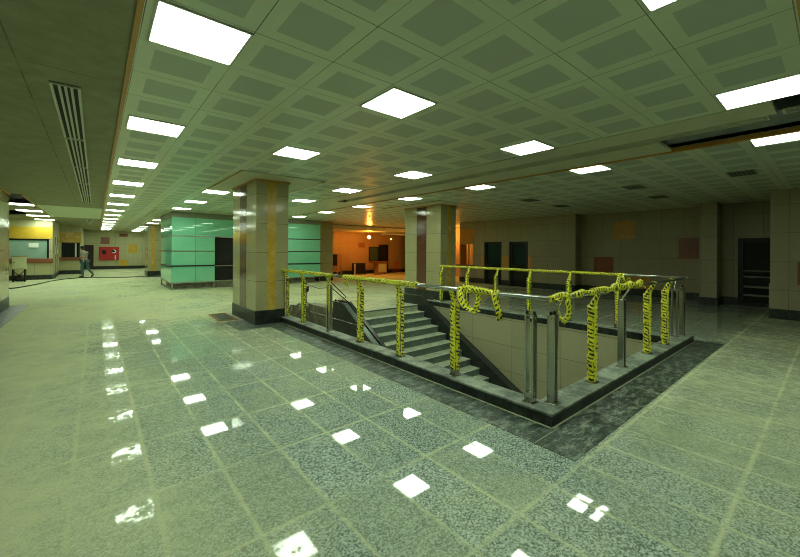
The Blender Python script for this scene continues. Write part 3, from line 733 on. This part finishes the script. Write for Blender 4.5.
ch('door', box(11.69, 12.0, 20.73, 20.76, .66, 1.38), 'frame', cb)
for x_, y_ in ((11.69, 20.79), (12.31, 20.79), (11.69, 21.26), (12.31, 21.26)): ch('leg', box(x_ - .03, x_ + .03, y_ - .03, y_ + .03, 0, .62), 'wood', cb)
ch('shelf', box(11.69, 12.31, 20.79, 21.26, .25, .28), 'wood', cb)
bx = empty('crate', (13.7, 20.8, 0), 'dark open crate standing on low legs below the bulb', 'crate')
ch('shell', MB().box(13.3, 14.1, 20.6, 20.64, .3, .78).box(13.3, 14.1, 21.0, 21.04, .3, .78).box(13.3, 13.34, 20.64, 21.0, .3, .78).box(14.06, 14.1, 20.64, 21.0, .3, .78).box(13.34, 14.06, 20.64, 21.0, .3, .33), 'frame', bx)
for x_ in (13.33, 14.07):
    for y_ in (20.63, 21.01): ch('leg', box(x_ - .025, x_ + .025, y_ - .025, y_ + .025, 0, .3), 'frame', bx)
ch('side_rail', box(13.22, 13.3, 20.6, 20.66, 0, .75), 'white', bx)
sg = empty('wall_plaque', (14.5, OW - .01, 2.05), 'small dark plaque on the orange wall beside the bulb', 'plaque')
ch('plaque_plate', box(14.1, 14.65, OW - .02, OW - .001, 1.85, 2.2), 'brick', sg)
for i in range(3): ch('plaque_line', box(14.16, 14.6, OW - .024, OW - .02, 1.92 + .09 * i, 1.95 + .09 * i), 'brown', sg)
tp = empty('trestle', (17.1, 20.9, 0), 'small red folding trestle by the black doorway', 'trestle')
for s_ in (-1, 1):
    ch('leg', MB().tube([(17.1, 20.9, .86), (17.1 + .28 * s_, 20.75, 0)], .022, 8), 'red', tp)
    ch('leg', MB().tube([(17.1, 20.9, .86), (17.1 + .28 * s_, 21.1, 0)], .022, 8), 'red', tp)
ch('crosspiece', MB().tube([(16.93, 20.82, .35), (17.27, 20.82, .35)], .016, 8), 'red', tp)
tag(MB().box(14.6, 15.3, 20.0, 20.35, 0, .07, bev=.01).box(14.75, 15.1, 20.05, 20.3, .07, .12, bev=.01).build('scrap_boards', 'wood', None), 'low pile of scrap board on the floor before the wooden stand', 'boards')
hb = empty('hanging_bulb', (13.62, 19.5, 2.88), 'bare glowing orange bulb hanging on a wire', 'lamp')
ch('glass', MB().ball((13.62, 19.5, 2.50), .085, (1, 1, 1.15)), 'bulb', hb)
ch('socket', MB().tube([(13.62, 19.5, 2.585), (13.62, 19.5, 2.66)], .028, 10), 'rubber', hb)
ch('wire', MB().tube([(13.62, 19.5, 2.66), (13.62, 19.5, 2.88)], .006, 6), 'rubber', hb)
hb = empty('hanging_bulb', (15.44, 19.5, 2.88), 'small far bulb near the pillar edge', 'lamp')
ch('glass', MB().ball((15.44, 19.5, 2.43), .035), 'smallbulb', hb)
ch('socket', MB().tube([(15.44, 19.5, 2.475), (15.44, 19.5, 2.53)], .02, 8), 'rubber', hb)
ch('wire', MB().tube([(15.44, 19.5, 2.53), (15.44, 19.5, 2.88)], .006, 6), 'rubber', hb)
e = empty('ceiling_beam', (16, 18.5, 2.7), 'pale fallen ceiling frame glowing in the lamp light', 'beam')
ch('beam_rail', box(13.9, 17.6, 18.36, 18.56, 2.66, 2.72), 'white', e)
ch('beam_hanger', MB().box(14.2, 14.25, 18.44, 18.48, 2.72, H + .02).box(16.9, 16.95, 18.44, 18.48, 2.72, H + .02), 'white', e)
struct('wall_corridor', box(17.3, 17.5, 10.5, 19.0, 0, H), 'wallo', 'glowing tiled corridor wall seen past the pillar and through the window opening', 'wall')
# lamp behind the far window opening lights the corridor past the pillar
hb = empty('hanging_bulb', (16.4, 15.3, 2.9), 'bulb lighting the corridor past the window opening', 'lamp')
ch('glass', MB().ball((16.4, 15.3, 2.55), .06), emitter('corridor_bulb', (1., .42, .06), 420.), hb)
ch('wire', MB().tube([(16.4, 15.3, 2.61), (16.4, 15.3, H)], .006, 6), 'rubber', hb)

# ------------------------------------------------------------------ green kiosk
KX0, KX1, KY0, KY1 = 2.31, 8.82, 16.95, 20.1
kz = empty('kiosk', (5.5, 18.5, 0), 'green glass kiosk with steel bands and black doorway behind the pillar', 'kiosk')
DX0, DX1 = 3.89, 5.1
bands = ((.30, .94), (.98, 1.54), (1.58, 2.15), (2.19, 2.92))
for i, (z0, z1) in enumerate(bands):
    for s0, s1 in (((KX0, DX0), (DX1, KX1)) if i < 3 else ((KX0, KX1),)):
        ch('glass_panel', box(s0 + .01, s1 - .01, KY0, KY0 + .02, z0, z1), 'green', kz)
    ch('glass_panel', box(KX0, KX0 + .02, KY0 + .02, KY1, z0, z1), 'green', kz)
    ch('glass_panel', box(KX1 - .02, KX1, KY0 + .02, KY1, z0, z1), 'green', kz)
    ch('glass_panel', box(KX0 + .02, KX1 - .02, KY1 - .02, KY1, z0, z1), 'green', kz)
for z0, z1, m, pr_ in ((.255, .30, 'steel', .015), (.935, .985, 'frame', .03), (1.54, 1.58, 'steel_d', .012), (2.15, 2.19, 'steel_d', .012), (.0, .05, 'steel', .02)):
    b = MB()
    for s0, s1 in ((KX0, DX0), (DX1, KX1)):
        if z0 > 2: s0, s1 = (KX0, DX0 + .6) if s0 == KX0 else (DX0 + .6, KX1)
        b.box(s0 - pr_, s1, KY0 - pr_, KY0 + .03, z0, z1)
    b.box(KX0 - pr_, KX0 + .03, KY0 + .03, KY1 + pr_, z0, z1); b.box(KX1 - .03, KX1 + pr_, KY0 + .03, KY1 + pr_, z0, z1)
    ch('band_rail', b, m, kz)
for x_, y_ in ((KX0 + .03, KY0 + .03), (DX0 - .04, KY0 + .03), (DX1 + .04, KY0 + .03), (KX1 - .03, KY0 + .03), (KX0 + .03, KY1 - .04), (7.0, KY0 + .03)):
    ch('upright', box(x_ - .025, x_ + .025, y_ - .025, y_ + .025, 0, .30 if x_ not in (DX0 - .04, DX1 + .04) else 2.15), 'steel', kz)
ch('plinth_core', box(KX0 + .2, KX1 - .2, KY0 + .18, KY1 - .2, 0, .28), 'rubble', kz)
ch('cap', box(KX0 - .02, KX1 + .02, KY0 - .02, KY1 + .02, 2.92, H - .02), 'grille', kz)
ch('doorway', MB().box(DX0, DX1, KY0 + .16, KY0 + .18, .30, 2.15), 'slot', kz)
for z_ in (.30, .94): ch('door_rail', box(DX0, DX1, KY0 + .02, KY0 + .07, z_ - .02, z_ + .02), 'steel_d', kz)
ch('glass_joint', box(3.15, 3.16, KY0 - .004, KY0, .30, 2.9), 'sgreen', kz)

# ------------------------------------------------------------------ ticket booths on the far left
def booth(name, x0, x1, y, label, fz, wz, cz, wx, fm, pane, side_to):
    e = empty(name, ((x0 + x1) / 2, y, 0), label, 'ticket booth', None, 'structure')
    ch('booth_wall', MB().box(x0, x1, y, y + .2, .22, cz[0]).box(x0, wx[0], y, y + .2, cz[1], wz[1]).box(wx[1], x1, y, y + .2, cz[1], wz[1]).box(x0, x1, y, y + .2, wz[1], H - .002)
       .box(x1 - .2, x1, y + .2, side_to, .22, H - .002), 'wallfar', e)
    ch('fascia_panel', box(x0, x1 + .005, y - .01, y + .02, fz[0], fz[1]), fm, e)
    ch('window_frame', MB().box(wx[0], wx[0] + .08, y - .02, y + .05, wz[0], wz[1]).box(wx[1] - .08, wx[1], y - .02, y + .05, wz[0], wz[1]).box(wx[0], wx[1], y - .02, y + .05, wz[1] - .05, wz[1] + .03), 'frame', e)
    ch('window_pane', box(wx[0] + .08, wx[1] - .08, y + .02, y + .035, wz[0], wz[1] - .05), pane, e)
    ch('counter', box(x0, x1 + .03, y - .12, y + .1, cz[0], cz[1], bev=.01), 'counter', e)
    ch('booth_base', MB().box(x0, x1 + .02, y - .02, y + .05, 0, .24).box(x1 - .05, x1 + .02, y + .05, side_to, 0, .24), 'base', e)
    return e
b1 = booth('ticket_booth', -6., -1.80, 27.0, 'ticket booth with teal window and bright yellow fascia', (2.16, 2.78), (1.12, 2.12), (.88, 1.12), (-3.5, -1.93), 'yellow', 'tglass', 32.0)
b2 = booth('ticket_booth', -1.80, -.75, 32.0, 'ticket booth with dark window and dull yellow fascia', (2.04, 2.72), (1.10, 2.02), (.90, 1.10), (-1.70, -.82), 'stripe_y', 'dglass', 38.6)
ch('window_post', box(-1.06, -.98, 31.96, 32.04, 1.12, 2.0), 'white', b2)
tag(box(-2.70, -2.33, 26.985, 26.992, 1.70, 1.92).build('paper_notice', 'paper'), 'white paper notice on the teal ticket window', 'notice')
for y_, nm in ((28.2, 'nearer the teal window'), (29.4, 'nearer the dark window')):
    tag(MB().tube([(-1.75, y_, 2.3), (-1.75, y_, .0)], .02, 8).build('conduit', 'steel_d'), 'thin grey pipe down the booth side wall, ' + nm, 'pipe')
cbx = empty('meter_box', (-2.9, 25.75, 0), 'pale metal box on a dark stand in front of the teal ticket window', 'box')
ch('box_body', box(-3.13, -2.66, 25.6, 25.95, .62, 1.24, bev=.01), 'cream', cbx)
ch('box_door', box(-3.10, -2.69, 25.585, 25.60, .66, 1.20, bev=.004), 'cream', cbx)
ch('box_lock', box(-3.07, -3.03, 25.575, 25.587, .92, .98), 'frame', cbx)
ch('box_lid', box(-3.15, -2.64, 25.57, 25.97, 1.24, 1.27), 'wood', cbx)
for x_ in (-3.10, -2.69):
    for y_ in (25.63, 25.92): ch('leg', box(x_ - .025, x_ + .025, y_ - .025, y_ + .025, 0, .62), 'frame', cbx)
for s_ in (0, 1): ch('brace', MB().tube([(-3.10, 25.63, .1 + .45 * s_), (-2.69, 25.63, .55 - .45 * s_)], .015, 6), 'frame', cbx)
tag(MB().ball((-2.95, 25.8, .14), .13, (1.1, .9, 1)).ball((-2.8, 25.75, .12), .11).ball((-2.88, 25.78, .28), .09).build('debris_bag', 'rubber'), 'dark bag stuffed under the pale metal box', 'bag')

# far wall
FW = 38.6
wf = struct('wall_far', MB().box(-.15, 14, FW, FW + .3, 0, H).box(-.75, -.15, FW, FW + .3, 1.96, H), 'wallfar', 'pale tiled far wall with coloured panels and red fire cabinet', 'wall')
for q, m in (((.28, .86, 2.07, 2.63), 'brick'), ((1.5, 2.06, 2.70, 2.97), 'brown'), ((2.09, 2.71, 1.33, 2.05), 'yellow'), ((1.50, 2.07, .26, .76), 'yellow')):
    panel(wf, (q[0], q[1], FW - .012, FW + .01, q[2], q[3]), m)
struct('baseboard_far', box(-.15, 14, FW - .03, FW, 0, .25), 'base', 'black base of the pale far wall', 'baseboard')
d5 = empty('door_5', (-.45, FW, 0), 'dark doorway in the far wall behind the walking person', 'door', None, 'structure')
ch('door_leaf', box(-.72, -.18, FW + .06, FW + .1, .02, 1.93), plain('dark_red_door', (.035, .012, .012), .5), d5)
ch('door_frame', MB().box(-.75, -.71, FW - .02, FW + .1, 0, 1.96).box(-.19, -.15, FW - .02, FW + .1, 0, 1.96).box(-.71, -.19, FW - .02, FW + .1, 1.92, 1.96), 'frame', d5)
fc = empty('fire_cabinet', (.83, FW, .74), 'red fire hose cabinet on the pale far wall', 'fire cabinet')
ch('cabinet_body', box(.19, 1.48, FW - .16, FW - .001, .74, 1.83, bev=.015), 'red', fc)
ch('cabinet_door', MB().box(.22, .80, FW - .18, FW - .16, .78, 1.79, bev=.005), 'red', fc)
ch('cabinet_door', MB().box(.83, 1.45, FW - .18, FW - .16, .78, 1.79, bev=.005), 'red', fc)
ch('dark_pane', box(.38, .64, FW - .186, FW - .18, 1.22, 1.56), 'slot', fc)
ch('hose_reel', MB().tube([(1.15, FW - .20, 1.46), (1.15, FW - .18, 1.46)], .15, 18), 'paper', fc)
ch('reel_hub', MB().tube([(1.15, FW - .215, 1.46), (1.15, FW - .20, 1.46)], .07, 14).box(1.0, 1.14, FW - .21, FW - .20, 1.42, 1.58), 'slot', fc)
ch('valve', box(1.20, 1.28, FW - .20, FW - .18, .78, 1.14), 'paper', fc)

# left side shell and enclosure behind the camera
struct('wall_left', box(-6.3, -6., -6, 41, 0, H), 'wallfar', 'pale tiled side wall of the hall', 'wall')
struct('wall_front', box(-6, 16, -5.3, -5., 0, H), 'wallfar', 'pale tiled wall behind the viewer', 'wall')

# cable across the floor
cp = [(-3.4, 21.0), (-2.65, 21.3), (-2.31, 22.1), (-1.98, 23.6), (-1.6, 25.6), (-.9, 27.0), (-.2, 27.2), (.7, 26.6), (1.5, 26.3), (2.3, 26.2), (3.6, 25.2)]
cpp = []
for i in range(len(cp) - 1):
    for q in range(5):
        f = q / 5; p0 = cp[max(i - 1, 0)]; p1_, p2_ = cp[i], cp[i + 1]; p3 = cp[min(i + 2, len(cp) - 1)]
        cpp.append(tuple(.5 * (2 * p1_[c] + (p2_[c] - p0[c]) * f + (2 * p0[c] - 5 * p1_[c] + 4 * p2_[c] - p3[c]) * f * f + (3 * p1_[c] - p0[c] - 3 * p2_[c] + p3[c]) * f ** 3) for c in (0, 1)) + (.022,))
tag(MB().tube(cpp, .024, 8).build('cable', 'rubber'), 'dark cable snaking across the floor past the ticket booths', 'cable')

# ------------------------------------------------------------------ walking person
def skinned(name, m, verts, edges, radii, root, parent, lv=1):
    bm = bmesh.new(); ly = bm.verts.layers.skin.verify(); vs = []
    for i, (p, r) in enumerate(zip(verts, radii)):
        v = bm.verts.new(p); v[ly].radius = (r, r) if not isinstance(r, tuple) else r; v[ly].use_root = (i == root); vs.append(v)
    for a, b_ in edges: bm.edges.new((vs[a], vs[b_]))
    me = bpy.data.meshes.new(name); bm.to_mesh(me); bm.free(); me.materials.append(M[m])
    o = bpy.data.objects.new(name, me); C.objects.link(o)
    sk = o.modifiers.new('Skin', 'SKIN'); sk.use_smooth_shade = True
    su = o.modifiers.new('Sub', 'SUBSURF'); su.levels = lv; su.render_levels = lv + 1
    if parent: o.parent = parent
    return o
pe = empty('person', (-.50, 28.0, 0), 'person in grey shirt and blue jeans walking past the ticket booths', 'person', None, None, math.radians(140))
J = dict(pel=(0, 0, .96), sp=(.03, 0, 1.18), ch=(.08, 0, 1.40), nk=(.11, 0, 1.54), hd=(.15, 0, 1.63), ht=(.15, 0, 1.76),
         ls=(.06, .19, 1.43), le=(-.17, .26, 1.19), lw=(-.14, .24, .96), lh=(-.12, .22, .87), rs=(.07, -.19, 1.43), re=(.12, -.26, 1.15), rw=(.24, -.24, .94), rh=(.28, -.23, .86),
         lhip=(0, .095, .92), lk=(.07, .10, .50), la=(.02, .10, .09), lt=(.19, .11, .035), rhip=(0, -.095, .92), rk=(-.10, -.10, .51), ra=(-.40, -.10, .17), rt=(-.30, -.11, .035))
R_ = dict(pel=(.15, .11), sp=(.14, .105), ch=(.16, .11), nk=.055, hd=.085, ht=.075, ls=.062, le=.045, lw=.032, lh=.036, rs=.062, re=.045, rw=.032, rh=.036,
          lhip=.09, lk=.058, la=.042, lt=.036, rhip=.09, rk=.058, ra=.042, rt=.036)
E_ = [('pel', 'sp'), ('sp', 'ch'), ('ch', 'nk'), ('nk', 'hd'), ('hd', 'ht'), ('ch', 'ls'), ('ls', 'le'), ('le', 'lw'), ('lw', 'lh'), ('ch', 'rs'), ('rs', 're'), ('re', 'rw'), ('rw', 'rh'),
      ('pel', 'lhip'), ('lhip', 'lk'), ('lk', 'la'), ('la', 'lt'), ('pel', 'rhip'), ('rhip', 'rk'), ('rk', 'ra'), ('ra', 'rt')]
def sub(name, m, keys, grow, lv=1, tweak={}):
    ks = list(keys); ix = {k_: i for i, k_ in enumerate(ks)}
    J2 = dict(J); J2.update(tweak)
    rad = [tuple(q + grow for q in R_[k_]) if isinstance(R_[k_], tuple) else R_[k_] + grow for k_ in ks]
    return skinned(name, m, [J2[k_] for k_ in ks], [(ix[a], ix[b_]) for a, b_ in E_ if a in ix and b_ in ix], rad, 0, pe, lv)
sub('body', 'skin', J.keys(), 0.)
sub('shirt', 'shirt', ('pel', 'sp', 'ch', 'ls', 'le', 'rs', 're'), .018, 1, {'le': (-.11, .245, 1.25), 're': (.105, -.245, 1.22)})
sub('trousers', 'jeans', ('pel', 'lhip', 'lk', 'la', 'rhip', 'rk', 'ra'), .02, 1)
for s_ in ('l', 'r'):
    a, t_ = Vector(J[s_ + 'a']), Vector(J[s_ + 't']); 
    MB().tube([a + (a - t_) * .25 + Vector((0, 0, -.04)), a + Vector((.02, 0, -.045)), (a + t_) / 2 + Vector((0, 0, -.02)), t_ + (t_ - a) * .2], [.04, .05, .048, .03], 10).build('shoe', 'shoe', pe)
MB().ball((.135, 0, 1.715), .105, (1.08, .9, .95)).ball((.09, 0, 1.66), .085, (.9, .95, 1.1)).build('hair', 'hair', pe)
MB().ball((.245, 0, 1.645), .018, (1, .7, 1.3)).build('nose', 'skin', pe)

# ------------------------------------------------------------------ world, camera, view
W = bpy.data.worlds.new('World'); S.world = W; W.use_nodes = True
W.node_tree.nodes['Background'].inputs[0].default_value = (.02, .022, .02, 1); W.node_tree.nodes['Background'].inputs[1].default_value = .1
cam = bpy.data.cameras.new('camera'); co = bpy.data.objects.new('camera', cam); C.objects.link(co)
cam.sensor_width = 36; cam.sensor_fit = 'HORIZONTAL'; cam.lens = 365. / 800 * 36; cam.shift_y = (251.3 - 278.5) / 800; cam.clip_start = .05; cam.clip_end = 200
fwd = Vector((.63998, .76839, 0)); rgt = Vector((.76839, -.63998, 0)); up = Vector((0, 0, 1)); ro = .0055
r2 = rgt * math.cos(ro) + up * math.sin(ro); u2 = up * math.cos(ro) - rgt * math.sin(ro)
co.matrix_world = Matrix(((r2.x, u2.x, -fwd.x, 0), (r2.y, u2.y, -fwd.y, 0), (r2.z, u2.z, -fwd.z, 1.6), (0, 0, 0, 1)))
S.camera = co
v = S.view_settings
S.display_settings.display_device = 'sRGB'; v.view_transform = 'Standard'; v.look = 'None'; v.exposure = 1.0; v.gamma = 1.0; v.use_curve_mapping = False
S.cycles.use_denoising = True; S.cycles.filter_width = 1.0; S.cycles.max_bounces = 8; S.cycles.diffuse_bounces = 5; S.cycles.glossy_bounces = 4
S.cycles.sample_clamp_indirect = 8.0; S.cycles.caustics_reflective = False; S.cycles.caustics_refractive = False
